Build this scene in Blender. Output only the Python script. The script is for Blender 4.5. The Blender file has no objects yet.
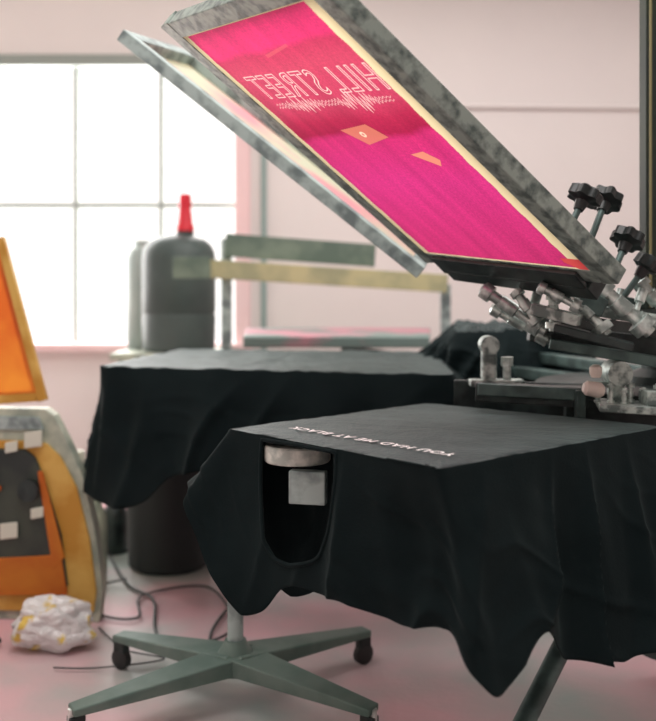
import bpy, bmesh, math, random
import numpy as np
from mathutils import Vector, Matrix, noise
random.seed(4)
S=bpy.context.scene
COL=S.collection
V=Vector
# ---------------------------------------------------------------- materials
def mat(name,c,rough=.6,metal=0.,c2=None,scale=8.,lo=.4,hi=.6,bump=0.,bscale=60.,sheen=0.,spec=.5,trans=0.,emit=0.,detail=4.):
    m=bpy.data.materials.new(name); m.use_nodes=True
    nt=m.node_tree; N=nt.nodes; L=nt.links
    b=N['Principled BSDF']
    b.inputs['Roughness'].default_value=rough
    b.inputs['Metallic'].default_value=metal
    b.inputs['Specular IOR Level'].default_value=spec
    b.inputs['Base Color'].default_value=(*c,1)
    if sheen:
        b.inputs['Sheen Weight'].default_value=sheen
        b.inputs['Sheen Roughness'].default_value=.45
        b.inputs['Sheen Tint'].default_value=(.70,1,.97,1)
    tc=N.new('ShaderNodeTexCoord')
    if c2 is not None:
        n=N.new('ShaderNodeTexNoise'); n.inputs['Scale'].default_value=scale; n.inputs['Detail'].default_value=detail
        r=N.new('ShaderNodeValToRGB')
        r.color_ramp.elements[0].position=lo; r.color_ramp.elements[1].position=hi
        r.color_ramp.elements[0].color=(*c,1); r.color_ramp.elements[1].color=(*c2,1)
        L.new(tc.outputs['Object'],n.inputs['Vector']); L.new(n.outputs['Fac'],r.inputs['Fac'])
        L.new(r.outputs['Color'],b.inputs['Base Color'])
    if bump:
        n2=N.new('ShaderNodeTexNoise'); n2.inputs['Scale'].default_value=bscale; n2.inputs['Detail'].default_value=5
        bp=N.new('ShaderNodeBump'); bp.inputs['Strength'].default_value=bump; bp.inputs['Distance'].default_value=.01
        L.new(tc.outputs['Object'],n2.inputs['Vector']); L.new(n2.outputs['Fac'],bp.inputs['Height'])
        L.new(bp.outputs['Normal'],b.inputs['Normal'])
    if trans:
        t=N.new('ShaderNodeBsdfTranslucent'); mx=N.new('ShaderNodeMixShader'); mx.inputs[0].default_value=trans
        t.inputs['Color'].default_value=(*c,1)
        if c2 is not None: L.new(r.outputs['Color'],t.inputs['Color'])
        L.new(b.outputs[0],mx.inputs[1]); L.new(t.outputs[0],mx.inputs[2])
        L.new(mx.outputs[0],N['Material Output'].inputs['Surface'])
    return m
M_wall=mat('wall_plaster',(.84,.79,.76),.9,c2=(.80,.75,.73),scale=1.2,lo=.3,hi=.7,bump=.1,bscale=30)
M_ceil=mat('ceiling_paint',(.7,.69,.67),.9)
M_floor=mat('floor_concrete',(.42,.50,.47),.5,c2=(.82,.49,.53),scale=1.1,lo=.38,hi=.60,bump=.15,bscale=40)
M_win=mat('window_steel',(.30,.34,.31),.6)
M_jamb=mat('window_jamb',(.88,.64,.64),.8)
M_trim=mat('trim_teal',(.26,.36,.34),.6)
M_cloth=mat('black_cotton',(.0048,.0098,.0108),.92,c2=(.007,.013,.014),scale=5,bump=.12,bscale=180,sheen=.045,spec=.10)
M_cloth_top=mat('black_cotton_lit_top',(.012,.024,.025),.6,c2=(.022,.038,.038),scale=9,bump=.35,bscale=90,sheen=.16,spec=.4)  # same cotton for shirt tops, window sheen painted in as lighter colour
M_print=mat('white_ink',(.97,.97,.95),.6)
M_alu=mat('screen_aluminium',(.33,.40,.36),.42,.3,c2=(.10,.135,.125),scale=30,lo=.42,hi=.64,bump=.1)
M_alu2=mat('screen_aluminium_pale',(.42,.52,.50),.5,.2,c2=(.17,.22,.22),scale=16,lo=.42,hi=.64)
M_tape=mat('masking_tape',(.95,.84,.55),.7,c2=(.85,.68,.40),scale=14,lo=.4,hi=.7,trans=.3)
M_dark=mat('black_steel',(.010,.018,.018),.4,.3,c2=(.03,.045,.043),scale=20)
M_green=mat('green_grey_steel',(.10,.16,.15),.45,.4,c2=(.05,.08,.075),scale=14)
M_chrome=mat('chrome',(.72,.80,.76),.3,.55,c2=(.30,.36,.34),scale=25)
M_cast=mat('cast_metal',(.52,.60,.56),.45,.25,c2=(.13,.17,.16),scale=30,lo=.45,hi=.6)
M_knob=mat('black_knob',(.008,.013,.013),.35)
M_pale=mat('pale_plastic',(.90,.78,.70),.5)
M_wood=mat('pallet_wood',(.72,.74,.67),.7,c2=(.42,.46,.42),scale=30)
M_bar1=mat('timber_grey',(.20,.26,.20),.8,c2=(.12,.17,.135),scale=6)
M_bar2=mat('timber_yellow',(.54,.50,.28),.8,c2=(.36,.36,.22),scale=5)
M_drum=mat('black_plastic',(.040,.062,.058),.5,c2=(.06,.085,.08),scale=3,bump=.2,bscale=12)
M_grey=mat('grey_plastic',(.42,.50,.47),.6,c2=(.34,.42,.40),scale=4)
M_bin=mat('bin_plastic',(.008,.013,.014),.55)
M_red=mat('red_plastic',(.62,.012,.03),.45)
M_orange=mat('orange_mesh',(.78,.27,.03),.6,c2=(.62,.13,.015),scale=3,trans=.3)
M_yellow=mat('yellow_frame',(.50,.25,.03),.6,c2=(.66,.42,.10),scale=6)
M_edge=mat('upright_edge_tape',(.22,.20,.09),.7)
M_olive=mat('olive_mesh',(.016,.028,.014),.6,c2=(.012,.022,.018),scale=4)
M_frameL=mat('pale_green_frame',(.50,.54,.43),.6,c2=(.28,.33,.27),scale=10)
M_foil=mat('foil_wrap',(.72,.73,.72),.4,.15,c2=(.70,.52,.10),scale=11,lo=.56,hi=.61)
M_black2=mat('dark_emulsion',(.012,.022,.020),.5,c2=(.04,.055,.04),scale=6)
M_label=mat('label_paper',(.62,.64,.54),.8)
M_pink2=mat('pale_pink_mesh',(.85,.38,.42),.7,c2=(.68,.70,.52),scale=3,trans=.4)
M_pallet=mat('pallet_rubber',(.20,.28,.26),.6,c2=(.60,.26,.32),scale=2.4,lo=.45,hi=.58)
M_cable=mat('cable_rubber',(.05,.06,.06),.6)
M_wheel=mat('caster_rubber',(.012,.014,.014),.5)
M_stand=mat('stand_steel',(.10,.17,.145),.5,.2,c2=(.15,.22,.19),scale=8)

# ---------------------------------------------------------------- mesh helpers
def newobj(name,bm,m,parent=None,smooth=False,bevel=0.):
    me=bpy.data.meshes.new(name); bm.normal_update(); bm.to_mesh(me); bm.free()
    if smooth:
        for p in me.polygons: p.use_smooth=True
    o=bpy.data.objects.new(name,me); COL.objects.link(o)
    if m: me.materials.append(m)
    if parent: o.parent=parent
    if bevel:
        b=o.modifiers.new('bevel','BEVEL'); b.width=bevel; b.segments=2; b.limit_method='ANGLE'
    return o
def empty(name,loc=(0,0,0)):
    o=bpy.data.objects.new(name,None); COL.objects.link(o); return o
def box(name,c,s,m,parent=None,rz=0,bevel=.003):
    bm=bmesh.new(); bmesh.ops.create_cube(bm,size=1)
    bm.transform(Matrix.Translation(c)@Matrix.Rotation(rz,4,'Z')@Matrix.Diagonal((*s,1)))
    return newobj(name,bm,m,parent,bevel=bevel)
def beam(name,p0,p1,w,h,m,parent=None,up=(0,0,1),w1=None,h1=None,bevel=.003):
    p0=V(p0);p1=V(p1);d=(p1-p0).normalized(); s=d.cross(V(up)).normalized(); u=s.cross(d).normalized()
    w1=w if w1 is None else w1; h1=h if h1 is None else h1
    bm=bmesh.new(); vs=[]
    for p,ww,hh in((p0,w,h),(p1,w1,h1)):
        for a,b in((-1,-1),(1,-1),(1,1),(-1,1)): vs.append(bm.verts.new(p+s*a*ww/2+u*b*hh/2))
    for f in((3,2,1,0),(4,5,6,7),(0,1,5,4),(1,2,6,5),(2,3,7,6),(3,0,4,7)): bm.faces.new([vs[i] for i in f])
    return newobj(name,bm,m,parent,bevel=bevel)
def rod(name,p0,p1,prof,m,parent=None,n=24,fac=None):
    p0=V(p0);p1=V(p1);d=(p1-p0); L=d.length; d=d/L
    a=V((0,0,1)) if abs(d.z)<.9 else V((1,0,0)); s=d.cross(a).normalized(); u=s.cross(d)
    if not isinstance(prof,(list,tuple)): prof=[(0,prof),(1,prof)]
    bm=bmesh.new(); rings=[]
    for t,r in prof:
        ring=[]
        for i in range(n):
            th=2*math.pi*i/n; rr=r*(fac(th) if fac else 1)
            ring.append(bm.verts.new(p0+d*L*t+s*rr*math.cos(th)+u*rr*math.sin(th)))
        rings.append(ring)
    for a,b in zip(rings,rings[1:]):
        for i in range(n): bm.faces.new((a[i],a[(i+1)%n],b[(i+1)%n],b[i]))
    bm.faces.new(rings[0][::-1]); bm.faces.new(rings[-1])
    bmesh.ops.recalc_face_normals(bm,faces=bm.faces)
    o=newobj(name,bm,m,parent,smooth=True)
    mod=o.modifiers.new('es','EDGE_SPLIT'); mod.split_angle=math.radians(40)
    return o
def tube(name,pts,r,m,parent=None,cyclic=False):
    cu=bpy.data.curves.new(name,'CURVE'); cu.dimensions='3D'; cu.bevel_depth=r; cu.bevel_resolution=2
    sp=cu.splines.new('POLY'); sp.points.add(len(pts)-1)
    for i,p in enumerate(pts): sp.points[i].co=(*p,1)
    sp.use_cyclic_u=cyclic
    o=bpy.data.objects.new(name,cu); COL.objects.link(o); cu.materials.append(m)
    if parent:o.parent=parent
    return o
def smoothpath(ctrl,n=12):
    out=[];c=[V(p) for p in ctrl]; c=[c[0]]+c+[c[-1]]
    for i in range(1,len(c)-2):
        for k in range(n):
            t=k/n;a,b,cc,d=c[i-1],c[i],c[i+1],c[i+2]
            out.append(.5*((2*b)+(cc-a)*t+(2*a-5*b+4*cc-d)*t*t+(3*b-a-3*cc+d)*t**3))
    out.append(c[-2]); return out
def textverts(body,outline=False,off=0.,bev=.0,space=1.):
    cu=bpy.data.curves.new('t','FONT'); cu.body=body; cu.size=1; cu.resolution_u=3; cu.offset=off; cu.space_character=space
    if outline: cu.fill_mode='NONE'; cu.bevel_depth=bev; cu.bevel_resolution=0
    o=bpy.data.objects.new('t',cu); COL.objects.link(o)
    bpy.context.view_layer.update()
    dg=bpy.context.evaluated_depsgraph_get()
    me=bpy.data.meshes.new_from_object(o.evaluated_get(dg))
    bpy.data.objects.remove(o); return me

# ---------------------------------------------------------------- room
YB=6.0
def wallpiece(name,x0,x1,z0,z1,y=YB,m=M_wall,parent=None,t=.2):
    return box(name,((x0+x1)/2,y+t/2,(z0+z1)/2),(x1-x0,t,z1-z0),m,parent,bevel=0)
W=empty('wall_back')
WX0,WX1,WZ0,WZ1=-3.0,-.587,.883,2.80
wallpiece('left_of_window',-3.6,WX0,0,3.6,parent=W)
wallpiece('below_window',WX0,WX1,0,WZ0,parent=W)
wallpiece('above_window',WX0,WX1,WZ1,3.6,parent=W)
wallpiece('right_of_window',WX1,4.6,0,3.6,parent=W)
box('floor',(.5,2,-.05),(8.2,8.2,.1),M_floor,bevel=0)
box('ceiling',(.5,2.0,3.65),(8.2,8.2,.1),M_ceil,bevel=0)
box('wall_left',(-3.65,2.0,1.8),(.1,8.2,3.6),M_wall,bevel=0)
box('wall_right',(4.65,2.0,1.8),(.1,8.2,3.6),M_wall,bevel=0)
box('wall_front',(.5,-2.05,1.8),(8.2,.1,3.6),M_wall,bevel=0)
G=empty('window_1')
for i,x in enumerate((-2.84,-2.266,-1.693,-1.12)):
    box('muntin_v%d'%i,(x,YB+.06,(WZ0+WZ1)/2),(.030,.04,WZ1-WZ0),M_win,G)
box('muntin_h',((WX0+WX1)/2,YB+.055,1.817),(WX1-WX0,.04,.032),M_win,G)
box('head_bar',((WX0+WX1)/2,YB+.03,WZ1-.02),(WX1-WX0,.10,.075),M_win,G)
box('sill',((WX0+WX1)/2,YB-.03,WZ0-.01),(WX1-WX0+.1,.16,.05),M_jamb,G)
box('jamb',(WX1+.02,YB-.01,(WZ0+WZ1)/2-.3),(.10,.06,WZ1-WZ0+.6),M_jamb,G)
box('trim_1',(WX1+.16,YB-.015,1.75),(.035,.03,3.5),M_trim,bevel=.002)
rod('wall_conduit',(.8,YB-.02,2.47),(4.5,YB-.02,2.44),.012,M_wall)
box('baseboard_back',(1.9,YB-.015,.06),(5.2,.03,.12),M_jamb,bevel=.002)

# ---------------------------------------------------------------- draped shirts
def circ_smooth(a,k):
    if k<1: return a
    ker=np.hanning(2*k+3)[1:-1]; ker/=ker.sum(); n=len(a)
    ext=np.concatenate([a[-k:],a,a[:k]])
    return np.stack([np.convolve(ext[:,j],ker,'valid') for j in range(a.shape[1])],1)
def draped(name,quad,hem,ncol=480,nrow=46,fold=.016,fseed=0.,hole=None,parent=None,wr=.002,ex=.8,ks=7,tk=9,ridge=1.):
    quad=np.array(quad,float); P=np.linspace(0,4,ncol,endpoint=False)
    top=np.array([quad[int(p)%4]*(1-(p%1))+quad[(int(p)+1)%4]*(p%1) for p in P])
    top=circ_smooth(top,tk)
    hp=np.array([h[0] for h in hem]); hv=np.array([h[1:] for h in hem],float)
    hp2=np.concatenate([hp,[hp[0]+4]]); hv2=np.concatenate([hv,hv[:1]])
    H=np.stack([np.interp(P,hp2,hv2[:,j]) for j in range(3)],1); H=circ_smooth(H,ks)
    cen=top.mean(0)
    tan=np.roll(top,-4,0)-np.roll(top,4,0); nrm=np.stack([tan[:,1],-tan[:,0]],1)
    nrm/=np.linalg.norm(nrm,axis=1)[:,None]+1e-9
    sgn=np.sign(((top-cen)[:,:2]*nrm).sum(1)); nrm*=sgn[:,None]
    nrm=circ_smooth(nrm,10)
    def pt(ci,t,inset=0.):
        T=top[ci];h=H[ci]; p=P[ci]
        e=t**ex
        x=T[0]+(h[0]-T[0])*e; y=T[1]+(h[1]-T[1])*e
        drop=t if t>.06 else t*t/.06*.5+t*.5
        z=T[2]+(h[2]-T[2])*drop
        f1=noise.noise(V((p*4.5+fseed,t*.6,fseed)))*1.8
        f2=noise.noise(V((p*10+fseed,t*.9+p*1.5,3+fseed)))*.8
        f3=noise.noise(V((p*3+t*3,t*6,7+fseed)))*.22
        f4=(1-min(1,2.0*abs(noise.noise(V((p*6.0+fseed+t*.6,t*.6,11+fseed))))))**2*1.5*ridge
        f5=(1-min(1,2.5*abs(noise.noise(V((p*4+fseed-t*2.2,t*2.4,17+fseed))))))**3*.28*ridge
        a=fold*(min(1,t*2.5))*(.35+.65*t)*(f1+f2+f3+f4+f5-.4)*1.5
        if hole: a*=1-.85*math.exp(-((p-1.37)/.24)**2)
        a-=inset
        return V((x+nrm[ci][0]*a,y+nrm[ci][1]*a,z+ .006*f2*t))
    bm=bmesh.new(); rings=[]
    NR=22
    c0=V(cen)
    center=bm.verts.new(c0)
    for k in range(1,NR+1):
        r=k/NR; ring=[]
        for i in range(ncol):
            q=c0.lerp(V(top[i]),r)
            q.z+=wr*noise.noise(V((q.x*9,q.y*9,fseed)))*1.0+wr*.8*noise.noise(V((q.x*30,q.y*30,fseed)))
            if k==NR: q.z-=.002
            ring.append(bm.verts.new(q))
        rings.append(ring)
    ts=[((k+1)/nrow) for k in range(nrow)]
    ts=[t**1.15 for t in ts]
    for t in ts: rings.append([bm.verts.new(pt(i,t)) for i in range(ncol)])
    for i in range(ncol):
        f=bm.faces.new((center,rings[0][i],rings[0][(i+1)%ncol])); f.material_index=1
    XP=2.0
    def inside(p,t):
        if not hole: return False
        p0,w,t0,t1=hole
        if t<t0 or t>t1: return False
        q=(t-t0)/(t1-t0)
        return abs(p-p0)<w*(max(0,1-q**XP))**.55
    for k in range(len(rings)-1):
        for i in range(ncol):
            if k>=NR-1:
                tm=(ts[k-NR+1]+(ts[k-NR] if k>=NR else 0))/2
                if inside(P[i]+2/ncol,tm): continue
            j=(i+1)%ncol
            f=bm.faces.new((rings[k][i],rings[k+1][i],rings[k+1][j],rings[k][j]))
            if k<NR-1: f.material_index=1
    bmesh.ops.recalc_face_normals(bm,faces=bm.faces)
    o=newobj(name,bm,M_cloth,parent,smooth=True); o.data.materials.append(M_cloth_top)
    so=o.modifiers.new('thick','SOLIDIFY'); so.thickness=.0025; so.offset=-1
    if hole:
        p0,w,t0,t1=hole; pts=[]
        for q in np.linspace(-1,1,81):
            sx=math.sin(q*math.pi/2)
            tt=t0+(t1-t0)*(max(0,1-abs(sx)**(1/.55)))**(1/XP)
            ci=((p0+w*sx)/4*ncol); i0=int(ci)%ncol; fr=ci-int(ci)
            pts.append(pt(i0,tt).lerp(pt((i0+1)%ncol,tt),fr))
        bot=[pt(int((p0+w*s)/4*ncol)%ncol,t0) for s in np.linspace(1,-1,20)]
        tube('collar_rib',pts+bot[1:-1],.005,M_cloth,o,cyclic=True)
        bm=bmesh.new(); rows=[]
        ra=int((p0-w-.22)/4*ncol); rb=int((p0+w+.22)/4*ncol)
        for k in range(24):
            t=.12+.86*k/23
            rows.append([bm.verts.new(pt(i,t,inset=.15+.02*noise.noise(V((i*.05,t*3,2))))) for i in range(ra,rb,2)])
        for a,b in zip(rows,rows[1:]):
            for i in range(len(a)-1): bm.faces.new((a[i],a[i+1],b[i+1],b[i]))
        newobj('inner_layer',bm,M_cloth,o,smooth=True)
    return o
ZP=.90
B=(.311,2.80,ZP);Lc=(-.253,2.28,ZP);Nc=(.22,1.77,ZP);R=(.87,2.32,ZP)
hem1=[(0,.33,2.88,.72),(.4,.03,2.66,.70),(.75,-.24,2.42,.72),(.9,-.345,2.32,.755),(1.0,-.372,2.25,.725),(1.10,-.300,2.20,.61),
(1.20,-.195,2.13,.478),(1.26,-.150,2.09,.50),(1.33,-.115,2.065,.565),(1.40,-.075,2.04,.580),(1.46,-.02,1.99,.578),(1.55,.026,1.94,.585),(1.75,.148,1.84,.560),(1.90,.235,1.765,.585),
(1.97,.285,1.73,.52),(2.03,.305,1.715,.475),(2.08,.345,1.74,.485),(2.17,.43,1.82,.57),(2.24,.47,1.86,.53),(2.35,.53,1.91,.455),(2.55,.66,2.01,.425),(2.75,.80,2.12,.45),
(3.0,1.0,2.27,.50),(3.15,.92,2.45,.74),(3.5,.66,2.68,.78)]
sh1=draped('black_t_shirt',[B,Lc,Nc,R],hem1,ncol=600,nrow=64,fold=.021,fseed=1.3,hole=(1.385,.185,.035,.86),ex=.98,ks=5,tk=6)
u=V((-.68,.733,0)).normalized(); v=V((-.733,-.68,0)).normalized()
me=textverts('YOU HAD ME AT BLACK',off=.025,space=1.15)
xs=[q.co.x for q in me.vertices]; x0,x1=min(xs),max(xs); 
o0=V((.268,1.885,ZP+.0045)); k=.525/(x1-x0)
for q in me.vertices: q.co=o0+u*(q.co.x-x0)*k+v*(q.co.y*k*.95-.01)
me.materials.clear(); me.materials.append(M_print)
to=bpy.data.objects.new('printed_slogan',me); COL.objects.link(to); to.parent=sh1

Z2=.97
hem2=[(0,.62,4.15,.80),(.5,-.2,4.28,.78),(.9,-.78,4.2,.62),(1.0,-.93,3.9,.62),(1.5,-.94,3.6,.60),(1.85,-.88,3.38,.50),(1.95,-.83,3.30,.47),
(2.05,-.73,3.22,.465),(2.13,-.64,3.17,.50),(2.2,-.57,3.13,.60),(2.4,-.40,3.07,.63),(2.7,-.12,3.0,.60),(2.9,.2,2.93,.60),(3.0,.50,3.02,.72),(3.15,.56,3.25,.78),(3.6,.60,3.8,.8)]
sh2=draped('black_t_shirt.001',[(.48,4.1,Z2),(-.70,4.27,Z2),(-.86,3.32,Z2),(.42,2.98,Z2)],hem2,ncol=420,fold=.022,fseed=5.2,wr=.006)
hem3=[(0,1.0,4.2,.93),(.5,.75,4.25,.95),(1,.44,4.1,.93),(1.5,.42,3.85,.90),(2,.42,3.58,.92),(2.5,.75,3.45,.84),(3,1.1,3.5,.9),(3.5,1.1,3.9,.9)]
sh3=draped('black_t_shirt.002',[(.95,4.05,1.09),(.56,4.05,1.10),(.52,3.68,1.08),(.95,3.62,1.09)],hem3,ncol=260,fold=.03,fseed=9.1,wr=.03)

# ---------------------------------------------------------------- press
PR=empty('screen_printing_press')
C=V((1.08,2.86,0))
def pallet_board(name,q,z,th,inset,m,par):
    cx=sum(p[0] for p in q)/4; cy=sum(p[1] for p in q)/4
    bm=bmesh.new(); lo=[];hi=[]
    for p in q:
        x=cx+(p[0]-cx)*inset;y=cy+(p[1]-cy)*inset
        lo.append(bm.verts.new((x,y,z-th)));hi.append(bm.verts.new((x,y,z)))
    bm.faces.new(hi);bm.faces.new(lo[::-1])
    for i in range(4): bm.faces.new((lo[i],lo[(i+1)%4],hi[(i+1)%4],hi[i]))
    bmesh.ops.recalc_face_normals(bm,faces=bm.faces)
    return newobj(name,bm,m,par,bevel=.008)
pallet_board('pallet_front',[B,Lc,Nc,(.78,2.29)],ZP-.008,.012,.93,M_dark,PR)
pallet_board('pallet_side',[(.45,4.05),(-.66,4.2),(-.80,3.36),(.38,3.04)],Z2-.014,.022,.95,M_dark,PR)
pallet_board('pallet_rear_shirt',[(.93,4.03),(.58,4.03),(.55,3.70),(.93,3.64)],1.055,.022,.9,M_dark,PR)
pallet_board('pallet_bare',[(-.42,4.45),(.50,4.42),(.62,5.45),(-.50,5.5)],1.02,.055,1.0,M_pallet,PR)
rod('pallet_collar_disc',(-.075,2.205,.832),(-.075,2.205,.874),[(0,.078),(.1,.082),(.9,.082),(1,.078)],M_wood,PR,n=40)
box('collar_bracket',(-.047,2.125,.785),(.088,.03,.078),M_alu2,PR,rz=math.radians(-12))
for i,(p,z) in enumerate((((.1,2.1),.82),((-.3,3.6),.90),((.1,4.8),.93),((.78,3.85),.98))):
    beam('pallet_arm_%d'%i,(C.x,C.y,z),(p[0],p[1],z),.05,.04,M_green,PR)
    beam('pallet_riser_%d'%i,(p[0],p[1],z-.01),(p[0],p[1],z+.055),.06,.06,M_green,PR,up=(0,1,0))
rod('column',(C.x,C.y,.1),(C.x,C.y,1.2),[(0,.09),(.05,.07),(.6,.07),(.62,.13),(.8,.13),(.82,.08),(.97,.08),(1,.13)],M_dark,PR,n=36)
for i,(x,y) in enumerate(((.425,2.28),(1.75,2.3),(.6,3.6),(1.8,3.4))):
    rod('leg_%d'%i,(x,y,.012),(C.x-.03*(1 if x<1 else -1),C.y-.08*(1 if y<2.8 else -1),.80),[(0,.036),(.02,.027),(1,.027)],M_green,PR)
P0=V((.291,2.70,1.361));P1=V((.636,2.187,1.298));P3=V((-.378,2.349,1.91))
w=P1-P0;l=P3-P0;n=w.cross(l).normalized();wd=w.normalized();ld=l.normalized()
mid=(P0+P1)/2
beam('head_arm',(C.x,C.y,1.10),mid+V((.14,.07,-.17)),.07,.06,M_dark,PR)
beam('head_arm_upper',(C.x,C.y-.05,1.17),mid+V((.10,.02,-.06)),.05,.04,M_green,PR)
c0=P0-ld*.045+n*.008;c1=P1-ld*.045+n*.008
beam('clamp_channel',c0+wd*.02,c1-wd*.05,.075,.012,M_dark,PR,up=n)
beam('clamp_jaw',c0-ld*.045-n*.03+wd*.03,c1-ld*.045-n*.03-wd*.05,.05,.075,M_dark,PR,up=n)
def star_knob(name,base,tip,r,par):
    d=(V(tip)-V(base)).normalized()
    rod(name+'_stem',base,tip,.009,M_green,par,n=12)
    rod(name+'_boss',V(tip)-d*.03,V(tip),[(0,.013),(1,.02)],M_knob,par,n=20)
    rod(name,V(tip)-d*.004,V(tip)+d*.034,[(0,.6*r),(.15,r),(.8,r),(1,.75*r)],M_knob,par,n=48,fac=lambda t:1+.11*math.cos(7*t))
    rod(name+'_cap',V(tip)+d*.034,V(tip)+d*.04,[(0,.4*r),(1,.3*r)],M_knob,par,n=20)
star_knob('knob_a',(.60,2.33,1.36),(.668,2.36,1.485),.042,PR)
star_knob('knob_b',(.68,2.36,1.36),(.750,2.44,1.485),.042,PR)
star_knob('knob_c',(.74,2.36,1.28),(.795,2.40,1.375),.042,PR)
star_knob('knob_d',(.80,2.46,1.22),(.865,2.46,1.31),.034,PR)
def bolt(name,p0,p1,r,par,m=M_chrome):
    rod(name,p0,p1,[(0,r*.6),(.03,r*1.25),(.16,r*1.25),(.17,r*.8),(.3,r*.8),(.31,r),(.55,r),(.56,r*.65),(.75,r*.65),(.76,r*1.4),(.92,r*1.4),(.93,r*.7),(1,r*.7)],m,par,n=20)
bolt('adjuster_a',(.435,2.55,1.255),(.60,2.48,1.135),.020,PR)
bolt('adjuster_b',(.47,2.60,1.20),(.64,2.56,1.10),.016,PR)
bolt('adjuster_c',(.73,2.42,1.26),(.86,2.40,1.135),.024,PR)
bolt('adjuster_d',(.66,2.42,1.24),(.74,2.38,1.13),.021,PR)
bolt('adjuster_e',(.80,2.44,1.20),(.93,2.42,1.13),.018,PR)
bolt('adjuster_f',(.60,2.40,1.24),(.60,2.40,1.14),.015,PR)
bolt('adjuster_g',(.86,2.5,1.28),(.96,2.5,1.16),.020,PR)
bolt('adjuster_h',(.52,2.50,1.25),(.58,2.46,1.15),.016,PR)
bolt('adjuster_i',(.55,2.36,1.26),(.66,2.33,1.20),.014,PR)
beam('tilt_plate',(.61,2.42,1.15),(.80,2.36,1.10),.10,.022,M_dark,PR)
beam('tilt_plate_b',(.70,2.52,1.20),(.95,2.44,1.16),.08,.03,M_cast,PR)
beam('tilt_block',(.62,2.44,1.26),(.74,2.40,1.20),.06,.05,M_green,PR)
beam('yoke',(.55,2.42,1.20),(.66,2.36,1.17),.05,.03,M_cast,PR)
beam('cross_arm',(.58,2.60,1.13),(1.05,2.56,1.075),.06,.055,M_dark,PR)
beam('cross_arm_b',(.62,2.52,1.10),(.98,2.46,1.04),.03,.03,M_green,PR)
box('gate_foot',(.505,2.70,.972),(.16,.06,.02),M_cast,PR)
box('gate_post',(.482,2.70,1.04),(.045,.04,.12),M_cast,PR,bevel=.01)
rod('gate_roller',(.482,2.67,1.085),(.482,2.73,1.085),.028,M_cast,PR)
rod('gate_bolt',(.535,2.69,.98),(.535,2.69,1.05),[(0,.012),(.6,.012),(.61,.018),(1,.018)],M_chrome,PR)
beam('gate_bar',(.43,2.62,.955),(.74,2.56,.945),.05,.055,M_dark,PR)
beam('gate_bar_edge',(.43,2.585,.965),(.72,2.53,.955),.012,.035,M_green,PR)
beam('gate_gap_filler',(.40,2.86,.905),(1.0,2.78,.895),.02,.12,M_dark,PR)  # added dark plate, keeps bright floor from showing under the gate bar
box('gate_leg',(.705,2.52,.925),(.025,.03,.09),M_green,PR)
rod('hub_plate',(C.x,C.y,.93),(C.x,C.y,.955),[(0,.40),(.1,.41),(.9,.41),(1,.40)],M_dark,PR,n=48)
beam('hub_skirt',(.70,2.66,.90),(1.2,2.60,.89),.06,.10,M_dark,PR)
box('side_bracket',(.80,2.50,.985),(.035,.06,.12),M_cast,PR,bevel=.008)
rod('bracket_roller',(.80,2.46,1.02),(.80,2.54,1.02),.034,M_cast,PR)
rod('pale_knob_stem',(.72,2.48,.99),(.80,2.50,.99),.008,M_chrome,PR,n=12)
rod('pale_knob',(.695,2.45,.985),(.75,2.45,.975),[(0,.012),(.15,.02),(.8,.022),(1,.014)],M_pale,PR)
rod('pale_knob_top',(.735,2.47,1.01),(.735,2.47,1.045),[(0,.012),(.3,.017),(.8,.017),(1,.008)],M_pale,PR)
beam('table_plate',(.74,2.47,.935),(1.05,2.40,.925),.16,.02,M_cast,PR)
box('table_block',(.90,2.43,.96),(.10,.07,.04),M_cast,PR)
for i in range(10):
    x=.74+.03*i; bolt('screw_%d'%i,(x,2.47-.02*(i%3),.94),(x,2.47-.02*(i%3),.985+.012*(i%2)),.008,PR)
for i in range(6):
    x=.56+i*.055
    rod('spring_pin_%d'%i,(x,2.50-.01*i,1.17+.01*(i%2)),(x+.03,2.52-.01*i,1.25),[(0,.008),(.5,.008),(.52,.014),(1,.014)],M_chrome,PR,n=12)

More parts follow.
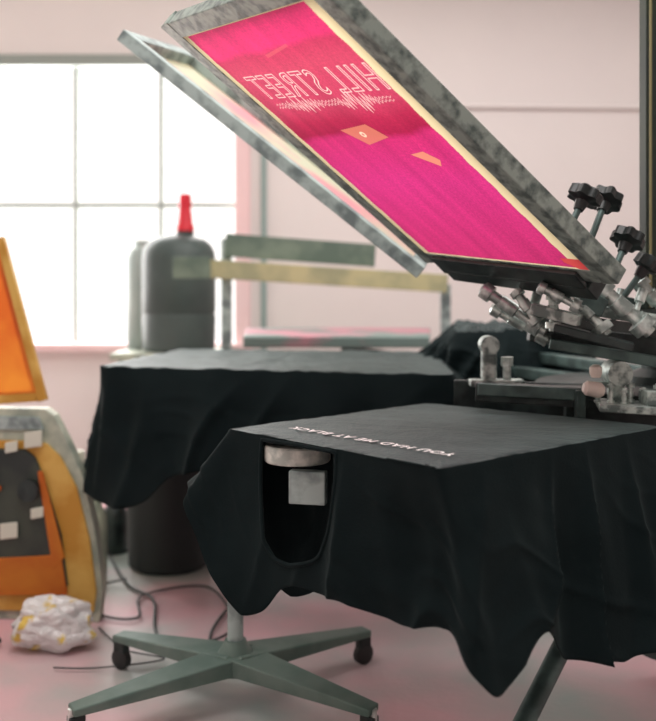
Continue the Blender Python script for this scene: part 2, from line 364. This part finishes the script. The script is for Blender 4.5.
# ---------------------------------------------------------------- screens
def meshmat_pink():
    m=bpy.data.materials.new('magenta_emulsion'); m.use_nodes=True
    nt=m.node_tree;N=nt.nodes;L=nt.links;b=N['Principled BSDF']
    uv=N.new('ShaderNodeUVMap'); sp=N.new('ShaderNodeSeparateXYZ'); L.new(uv.outputs[0],sp.inputs[0])
    nz=N.new('ShaderNodeTexNoise'); nz.inputs['Scale'].default_value=3; nz.inputs['Detail'].default_value=5; L.new(uv.outputs[0],nz.inputs['Vector'])
    ma=N.new('ShaderNodeMath'); ma.operation='MULTIPLY_ADD'; ma.inputs[1].default_value=.08; L.new(nz.outputs['Fac'],ma.inputs[0]); L.new(sp.outputs['Y'],ma.inputs[2])
    r=N.new('ShaderNodeValToRGB'); e=r.color_ramp.elements
    e[0].position=.0; e[0].color=(.72,.045,.21,1)
    e[1].position=1.0; e[1].color=(.88,.045,.21,1)
    for p,c in((.40,(.74,.045,.27)),(.585,(.68,.035,.20)),(.61,(.42,.015,.075)),(.66,(.50,.025,.09)),(.72,(.62,.06,.14)),(.86,(.70,.075,.16)),(.925,(.66,.05,.14)),(.945,(.90,.045,.21))):
        q=e.new(p); q.color=(*c,1)
    L.new(ma.outputs[0],r.inputs['Fac'])
    # emulsion unevenness: broad squeegee streaks + fine weave
    mp=N.new('ShaderNodeMapping'); mp.inputs['Scale'].default_value=(9,1.6,1); L.new(uv.outputs[0],mp.inputs[0])
    n3=N.new('ShaderNodeTexNoise'); n3.inputs['Scale'].default_value=130; L.new(uv.outputs[0],n3.inputs['Vector'])
    n4=N.new('ShaderNodeTexNoise'); n4.inputs['Scale'].default_value=1.5; n4.inputs['Detail'].default_value=6; L.new(mp.outputs[0],n4.inputs['Vector'])
    r3=N.new('ShaderNodeMapRange'); r3.inputs[1].default_value=.3;r3.inputs[2].default_value=.7;r3.inputs[3].default_value=.85;r3.inputs[4].default_value=1.1
    r4=N.new('ShaderNodeMapRange'); r4.inputs[1].default_value=.3;r4.inputs[2].default_value=.7;r4.inputs[3].default_value=.84;r4.inputs[4].default_value=1.12
    L.new(n3.outputs['Fac'],r3.inputs[0]); L.new(n4.outputs['Fac'],r4.inputs[0])
    mu=N.new('ShaderNodeMath'); mu.operation='MULTIPLY'; L.new(r3.outputs[0],mu.inputs[0]); L.new(r4.outputs[0],mu.inputs[1])
    mm=N.new('ShaderNodeVectorMath'); mm.operation='SCALE'; L.new(r.outputs[0],mm.inputs[0]); L.new(mu.outputs[0],mm.inputs['Scale'])
    at=N.new('ShaderNodeAttribute'); at.attribute_name='art'
    mc=N.new('ShaderNodeMix'); mc.data_type='RGBA'
    L.new(at.outputs['Alpha'],mc.inputs[0]); L.new(mm.outputs[0],mc.inputs[6]); L.new(at.outputs['Color'],mc.inputs[7])
    L.new(mc.outputs[2],b.inputs['Base Color']); b.inputs['Roughness'].default_value=.55
    t=N.new('ShaderNodeBsdfTranslucent'); L.new(mc.outputs[2],t.inputs['Color'])
    mx=N.new('ShaderNodeMixShader'); mx.inputs[0].default_value=.6
    L.new(b.outputs[0],mx.inputs[1]);L.new(t.outputs[0],mx.inputs[2]);L.new(mx.outputs[0],N['Material Output'].inputs['Surface'])
    return m
M_pink=meshmat_pink()
def rails(E,P0,w,l,nn,rw,th,mrail):
    wd=w.normalized();ld=l.normalized(); h=rw/2; off=-nn*(th/2-.002)
    A=P0-ld*h-wd*h+off; Bq=P0+w-ld*h+wd*h+off; Cq=P0+w+l+ld*h+wd*h+off; D=P0+l+ld*h-wd*h+off
    beam('rail_hinge_end',A+wd*h,Bq-wd*h,rw,th,mrail,E,up=nn)
    beam('rail_right',Bq-ld*h,Cq+ld*h,rw,th,mrail,E,up=nn)
    beam('rail_far_end',Cq-wd*h,D+wd*h,rw,th,mrail,E,up=nn)
    beam('rail_left',D+ld*h,A-ld*h,rw,th,mrail,E,up=nn)
def screen(name,P0,w,l,nn,rw,th,mrail,mmesh,tape=None,tw=(.03,.03,.03,.03)):
    E=empty(name); P0=V(P0);w=V(w);l=V(l);nn=V(nn).normalized();wd=w.normalized();ld=l.normalized()
    bm=bmesh.new(); bm.faces.new([bm.verts.new(q) for q in(P0,P0+w,P0+w+l,P0+l)])
    newobj('mesh_fabric',bm,mmesh,E)
    rails(E,P0,w,l,nn,rw,th,mrail)
    if tape:
        o=nn*.0035
        def strip(nm,a,b,c,d):
            bm=bmesh.new(); bm.faces.new([bm.verts.new(x+o) for x in(a,b,c,d)]); newobj(nm,bm,tape,E)
        strip('tape_hinge',P0,P0+w,P0+w+ld*tw[0],P0+ld*tw[0])
        strip('tape_right',P0+w-wd*tw[1],P0+w+wd*rw*.3,P0+w+l+wd*rw*.3,P0+w+l-wd*tw[1])
        strip('tape_far',P0+l,P0+l-ld*tw[2],P0+w+l-ld*tw[2],P0+w+l)
        strip('tape_left',P0-wd*rw*.15,P0+wd*tw[3],P0+l+wd*tw[3],P0+l-wd*rw*.15)
    return E
SC=empty('screen_printing_frame')
rails(SC,P0,w,l,n,.052,.045,M_alu)
NA,NB=480,740
art=np.zeros((NB,NA,4),np.float32)
def stamp(a,b,r,c,al=1.):
    LA=w.length;LB=l.length
    ia=a*(NA-1);ib=b*(NB-1);ra=r/LA*(NA-1);rb=r/LB*(NB-1)
    i0=max(0,int(ia-ra-2));i1=min(NA,int(ia+ra+3));j0=max(0,int(ib-rb-2));j1=min(NB,int(ib+rb+3))
    if i0>=i1 or j0>=j1:return
    jj,ii=np.mgrid[j0:j1,i0:i1]
    d=np.hypot((ii-ia)/(NA-1)*LA,(jj-ib)/(NB-1)*LB)
    m=np.clip((r-d)/.0012+.5,0,1)*al
    reg=art[j0:j1,i0:i1]; k=m>reg[...,3]
    reg[k]=np.concatenate([np.broadcast_to(np.array(c,np.float32),(k.sum(),3)),m[k][:,None]],1)
def line(a0,b0,a1,b1,r,c,al=1.):
    L=math.hypot((a1-a0)*w.length,(b1-b0)*l.length); n_=max(1,int(L/.0009))
    for i in range(n_+1):
        t=i/n_; stamp(a0+(a1-a0)*t,b0+(b1-b0)*t,r,c,al)
CA=(1.0,.74,.70)
for off,rr,al in((.0,.0017,1.),(.085,.0014,1.)):
    me=textverts('HILL STREET',outline=True,off=off,space=1.16)
    xs=[q.co.x for q in me.vertices]
    if off==0: x0,x1=min(xs),max(xs)
    P=[(.93-.82*(q.co.x-x0)/(x1-x0),0,q.co.y) for q in me.vertices]
    P=[(a,.722+.130*y-.03*(a-.5)) for a,_,y in P]
    for e in me.edges:
        (a0,b0),(a1,b1)=P[e.vertices[0]],P[e.vertices[1]]
        line(a0,b0,a1,b1,rr,CA,al)
for c in range(2):
    pv=None
    for i in range(70):
        a=.13+.76*i/69; amp=.003+.04*abs(math.sin(i*1.9))*math.exp(-((i-50)/8)**2)+.028*abs(math.sin(i*2.3))*math.exp(-((i-18)/9)**2)
        q=(a,.695-.012*c-.03*(a-.5)+amp*(1 if i%2 else -1))
        if pv: line(*pv,*q,.0010,CA,.85)
        pv=q
bb,aa=np.mgrid[0:NB,0:NA]; aa=aa/(NA-1); bb=bb/(NB-1)
def opoly(pts,c,al):
    ar=sum(pts[i][0]*pts[(i+1)%len(pts)][1]-pts[(i+1)%len(pts)][0]*pts[i][1] for i in range(len(pts)))
    if ar>=0: pts=pts[::-1]
    m=np.ones_like(aa,bool); k=len(pts)
    for i in range(k):
        (ax,ay),(bx,by)=pts[i],pts[(i+1)%k]
        m&=((bx-ax)*(bb-ay)-(by-ay)*(aa-ax)<=0)
    art[m]=(*c,al)
opoly([(.38,.585),(.58,.600),(.64,.545),(.47,.52)],(.78,.25,.17),.8)
opoly([(.66,.475),(.75,.485),(.80,.45),(.77,.425)],(.92,.36,.22),.85)
opoly([(.42,.88),(.62,.90),(.62,.89),(.42,.868)],(.85,.18,.2),.4)
stamp(.50,.562,.011,(1,.75,.55),1.); stamp(.50,.562,.005,(.8,.2,.2),1.2)
wob=.004*np.sin(bb*40)+.003*np.sin(bb*97)
tc_=(.90,.78,.48)
for m in(aa>.940+wob*.5, aa<.034+wob*.5, bb<.006, bb>.996): art[m]=(*tc_,1)
art[(aa>.90)&(bb<.045)&(aa+bb*2>.95)]=(.80,.10,.10,1)
a1=np.linspace(0,1,NA);b1=np.linspace(0,1,NB)
A_,B_=np.meshgrid(a1,b1)
co=(np.array(P0)[None,None]+A_[...,None]*np.array(w)+B_[...,None]*np.array(l)).reshape(-1,3)
idx=np.arange(NA*NB).reshape(NB,NA)
F=np.stack([idx[:-1,:-1],idx[:-1,1:],idx[1:,1:],idx[1:,:-1]],-1).reshape(-1,4)
me=bpy.data.meshes.new('mesh_fabric')
me.vertices.add(len(co)); me.vertices.foreach_set('co',co.ravel().astype(np.float32))
me.loops.add(F.size); me.loops.foreach_set('vertex_index',F.ravel().astype(np.int32))
me.polygons.add(len(F)); me.polygons.foreach_set('loop_start',np.arange(0,F.size,4,dtype=np.int32)); 
me.update(calc_edges=True)
uvl=me.uv_layers.new(name='UVMap'); uvv=np.stack([A_,B_],-1).reshape(-1,2)[F.ravel()]
uvl.data.foreach_set('uv',uvv.ravel().astype(np.float32))
ca=me.color_attributes.new('art','FLOAT_COLOR','POINT'); art[...,3]=np.clip(art[...,3],0,1)
ca.data.foreach_set('color',art.reshape(-1).astype(np.float32))
me.materials.append(M_pink)
o=bpy.data.objects.new('mesh_fabric',me); COL.objects.link(o); o.parent=SC
Q0=V((.248,2.90,1.321)); l2=V((-.90,.05,.72)); w2=V((.10,.55,.0868)); n2=-(w2.cross(l2)).normalized()
screen('screen_printing_frame.001',Q0+w2.normalized()*.045,w2,l2*1.0,n2,.05,.042,M_alu2,M_pink2,M_tape)
US=screen('screen_printing_frame.002',(.958,2.62,1.23),(.50,.12,0),(0,0,1.15),(.2,-1,0),.036,.04,M_olive,M_olive)
rod('upright_edge',(.930,2.594,1.2),(.930,2.594,2.42),.004,M_edge,US)
# ---------------------------------------------------------------- rolling stand
ST=empty('rolling_stand')
hub=V((-.28,2.72,.135))
rod('hub',hub-V((0,0,.035)),hub+V((0,0,.06)),[(0,.06),(.5,.06),(.8,.04),(1,.032)],M_stand,ST,n=28)
rod('post',hub,(hub.x,hub.y,.78),.024,M_alu2,ST,n=28)
rod('post_cap',(hub.x,hub.y,.74),(hub.x,hub.y,.78),.045,M_stand,ST)
for i,(x,y) in enumerate(((-.70,2.45),(.125,2.45),(-.695,2.98),(.13,3.02))):
    e=V((x,y,.105)); d=(e-hub).normalized()
    beam('foot_%d'%i,hub-d*.02,e,.13,.055,M_stand,ST,w1=.055,h1=.022,bevel=.005)
    rod('caster_stem_%d'%i,(x,y,.05),(x,y,.11),.009,M_chrome,ST,n=12)
    s=V((-d.y,d.x,0)).normalized(); c=V((x,y,.034))-V((d.x,d.y,0))*.015
    rod('caster_wheel_%d'%i,c-s*.016,c+s*.016,[(0,.026),(.15,.034),(.85,.034),(1,.026)],M_wheel,ST,n=28)
    beam('caster_fork_%d'%i,c+V((0,0,.018)),c+V((0,0,.055)),.045,.03,M_dark,ST,up=s)
# ---------------------------------------------------------------- background timber rack
TR=empty('timber_rack')
beam('upper_rail',(-.56,4.9,1.495),(.26,5.0,1.44),.04,.125,M_bar1,TR)
beam('lower_rail',(-.82,4.85,1.375),(.66,5.0,1.285),.045,.10,M_bar2,TR)
box('lower_rail_end',(-.73,4.82,1.37),(.20,.03,.115),M_bar1,TR)
box('post',(-.555,4.93,.765),(.055,.05,1.53),M_alu2,TR)
box('post_far',(.66,5.06,.64),(.055,.05,1.28),M_alu2,TR)
box('foot_a',(-.555,4.93,.02),(.07,.3,.04),M_green,TR)
box('foot_b',(.66,5.04,.02),(.07,.3,.04),M_green,TR)
BN=empty('work_bench')
box('bench_top',(-.97,5.50,.86),(.60,.54,.04),M_frameL,BN)
for i,(x,y) in enumerate(((-1.2,5.28),(-.72,5.28),(-1.2,5.72),(-.72,5.72))): box('bench_leg_%d'%i,(x,y,.42),(.05,.05,.84),M_green,BN)
DR=empty('ink_drum')
dc=(-.905,5.47)
rod('body',(*dc,.882),(*dc,1.585),[(0,.205),(.02,.218),(.3,.222),(.32,.216),(.34,.222),(.78,.222),(.86,.214),(.92,.192),(.96,.16),(.985,.11),(1,.08)],M_drum,DR,n=56)
rod('collar',(-.865,5.45,1.555),(-.865,5.45,1.625),[(0,.06),(1,.05)],M_dark,DR)
rod('spout',(-.865,5.45,1.605),(-.865,5.45,1.835),[(0,.056),(.12,.056),(.2,.047),(.65,.036),(.67,.04),(.97,.036),(1,.024)],M_red,DR)
rod('plastic_canister',(-1.165,5.66,.882),(-1.165,5.66,1.56),[(0,.085),(.02,.095),(.84,.095),(.92,.075),(.94,.05),(1,.05)],M_grey,None,n=40)
rod('waste_bin',(-.72,4.10,.0),(-.72,4.10,.60),[(0,.165),(.03,.185),(.9,.20),(.92,.21),(.97,.21),(.98,.20),(1,.19)],M_bin,None,n=48)
# ---------------------------------------------------------------- left: stored screens
def plate(name,pts,y,th,m,par,dy=0.):
    bm=bmesh.new(); f=[bm.verts.new((x,y+dy*(x+1.05),z)) for x,z in pts]; b=[bm.verts.new((x,y+th+dy*(x+1.05),z)) for x,z in pts]
    bm.faces.new(f); bm.faces.new(b[::-1]); k=len(pts)
    for i in range(k): bm.faces.new((f[i],b[i],b[(i+1)%k],f[(i+1)%k]))
    bmesh.ops.recalc_face_normals(bm,faces=bm.faces)
    return newobj(name,bm,m,par,bevel=.004)
LS=empty('screen_storage_rack')
yr=3.4
outer=[(-1.75,.80),(-1.07,.80),(-1.035,.775),(-.985,.68),(-.92,.54),(-.872,.33),(-.847,.13),(-.86,.0),(-1.75,.0)]
plate('case_shell',outer,yr,.07,M_frameL,LS,dy=-.1)
inner=[(-1.75,.68),(-1.10,.68),(-1.06,.67),(-1.005,.62),(-.945,.51),(-.895,.32),(-.868,.12),(-.88,.04),(-1.75,.03)]
plate('case_yellow_rim',inner,yr-.012,.02,M_yellow,LS,dy=-.1)
inner2=[(-1.75,.65),(-1.14,.65),(-1.10,.62),(-1.06,.52),(-1.00,.33),(-.975,.14),(-1.75,.10)]
plate('case_panel',inner2,yr-.022,.02,M_black2,LS,dy=-.1)
plate('case_orange_band',[(-1.75,.20),(-1.10,.25),(-1.0,.26),(-.975,.11),(-1.75,.08)],yr-.03,.012,M_orange,LS,dy=-.1)
plate('case_orange_side',[(-1.09,.57),(-1.07,.57),(-.985,.25),(-1.03,.20)],yr-.032,.012,M_orange,LS,dy=-.1)
plate('case_top_edge',[(-1.75,.78),(-1.09,.77),(-1.07,.72),(-1.75,.72)],yr-.01,.012,M_alu2,LS,dy=-.1)
for i,(x,z,a) in enumerate(((-1.20,.345,.07),(-1.09,.415,.05),(-1.19,.66,.05),(-1.105,.69,.07),(-1.245,.5,.03))):
    plate('label_%d'%i,[(x-a/2,z-a/2),(x+a/2,z-a/2+.01),(x+a/2,z+a/2),(x-a/2,z+a/2-.01)],yr-.036,.008,M_label if i!=4 else M_orange,LS,dy=-.1)
rod('label_ring',(-1.12,yr-.045,.50),(-1.12,yr-.03,.50),.04,M_dark,LS)
c1=V((-1.06,3.42,.815)); rd=V((-.275,.06,.96)).normalized(); bd=V((-.955,-.05,-.06)).normalized()
nn=rd.cross(bd).normalized()
if nn.y>0: nn=-nn
OS=screen('screen_printing_frame.003',c1+bd*.04+rd*.05,bd*.55,rd*.58,nn,.035,.035,M_yellow,M_orange,M_orange,(.01,.01,.01,.01))
def blob(name,c,r,m,seed,parent=None,amp=.35,fr=9):
    bm=bmesh.new(); bmesh.ops.create_icosphere(bm,subdivisions=5,radius=1)
    for q in bm.verts:
        k=1+amp*noise.noise(q.co*2.1+V((seed,0,0)))+amp*.4*abs(noise.noise(q.co*fr*.4+V((0,seed,0))))-amp*.15*abs(noise.noise(q.co*fr*.8+V((seed,seed,0))))
        q.co=V((q.co.x*r[0]*k,q.co.y*r[1]*k,q.co.z*r[2]*k))+V(c)
        if q.co.z<.004:q.co.z=.004
    return newobj(name,bm,m,parent)
blob('crumpled_foil_bag',(-.955,3.14,.08),(.135,.085,.088),M_foil,2.2)
blob('cloth_rag',(-1.25,3.12,.045),(.09,.09,.055),M_black2,5.2)
def bottle(name,x,y,h,r,m):
    rod(name,(x,y,0),(x,y,h),[(0,r*.9),(.03,r),(.6,r),(.72,r*.6),(.78,r*.35),(.9,r*.35),(.91,r*.45),(1,r*.4)],m,None,n=28)
bottle('squeeze_bottle',-1.02,3.95,.42,.05,M_frameL)
bottle('squeeze_bottle.001',-1.16,4.2,.5,.06,M_label)
bottle('squeeze_bottle.002',-1.02,4.3,.3,.07,M_dark)
tube('power_cable',smoothpath([(-1.1,4.4,.012),(-.85,3.8,.012),(-.7,3.6,.012),(-.62,3.25,.012),(-.48,3.05,.012),(-.38,2.95,.012),(-.42,3.3,.012),(-.3,3.9,.012)]),.006,M_cable)
tube('power_cable.001',smoothpath([(-.85,3.8,.03),(-.95,3.75,.012),(-.88,3.45,.012),(-.72,3.4,.012),(-.75,3.65,.012),(-.5,3.75,.012),(-.35,3.3,.012),(-.5,3.1,.012)]),.005,M_cable)
tube('power_cable.002',smoothpath([(-.84,3.3,.012),(-.7,3.1,.012),(-.55,3.02,.012),(-.75,2.95,.012),(-.9,2.95,.012)]),.003,M_cable)

# ---------------------------------------------------------------- light
wd_=bpy.data.worlds.new('World'); S.world=wd_; wd_.use_nodes=True
bg=wd_.node_tree.nodes['Background']; bg.inputs[0].default_value=(1.0,.965,.93,1); bg.inputs[1].default_value=1.6
def area(name,loc,rot,sx,sy,e,c):
    L=bpy.data.lights.new(name,'AREA'); L.shape='RECTANGLE'; L.size=sx;L.size_y=sy;L.energy=e;L.color=c
    o=bpy.data.objects.new(name,L); o.location=loc; o.rotation_euler=rot; COL.objects.link(o)
area('window_daylight',(-1.8,6.25,1.85),(math.radians(-90),0,0),2.3,1.8,150,(1,.965,.94))
area('ceiling_fill',(.9,4.1,3.5),(0,0,0),3.5,1.0,62,(1,.95,.93))  # added fill without a fixture, brightens the back wall
area('ceiling_fill.001',(-.1,1.6,3.5),(0,0,0),3.0,1.2,66,(1,.97,.95))  # second added fill, lifts shirt tops and the translucent mesh
# ---------------------------------------------------------------- camera
cd=bpy.data.cameras.new('camera'); cam=bpy.data.objects.new('camera',cd); COL.objects.link(cam)
cam.location=(0,0,1.25); cam.rotation_euler=(math.radians(90),0,0)
cd.sensor_width=36; cd.lens=36*900/721; cd.shift_y=-70.5/721
cd.dof.use_dof=True; cd.dof.focus_distance=2.2; cd.dof.aperture_fstop=1.8
S.camera=cam
S.view_settings.view_transform='Standard'
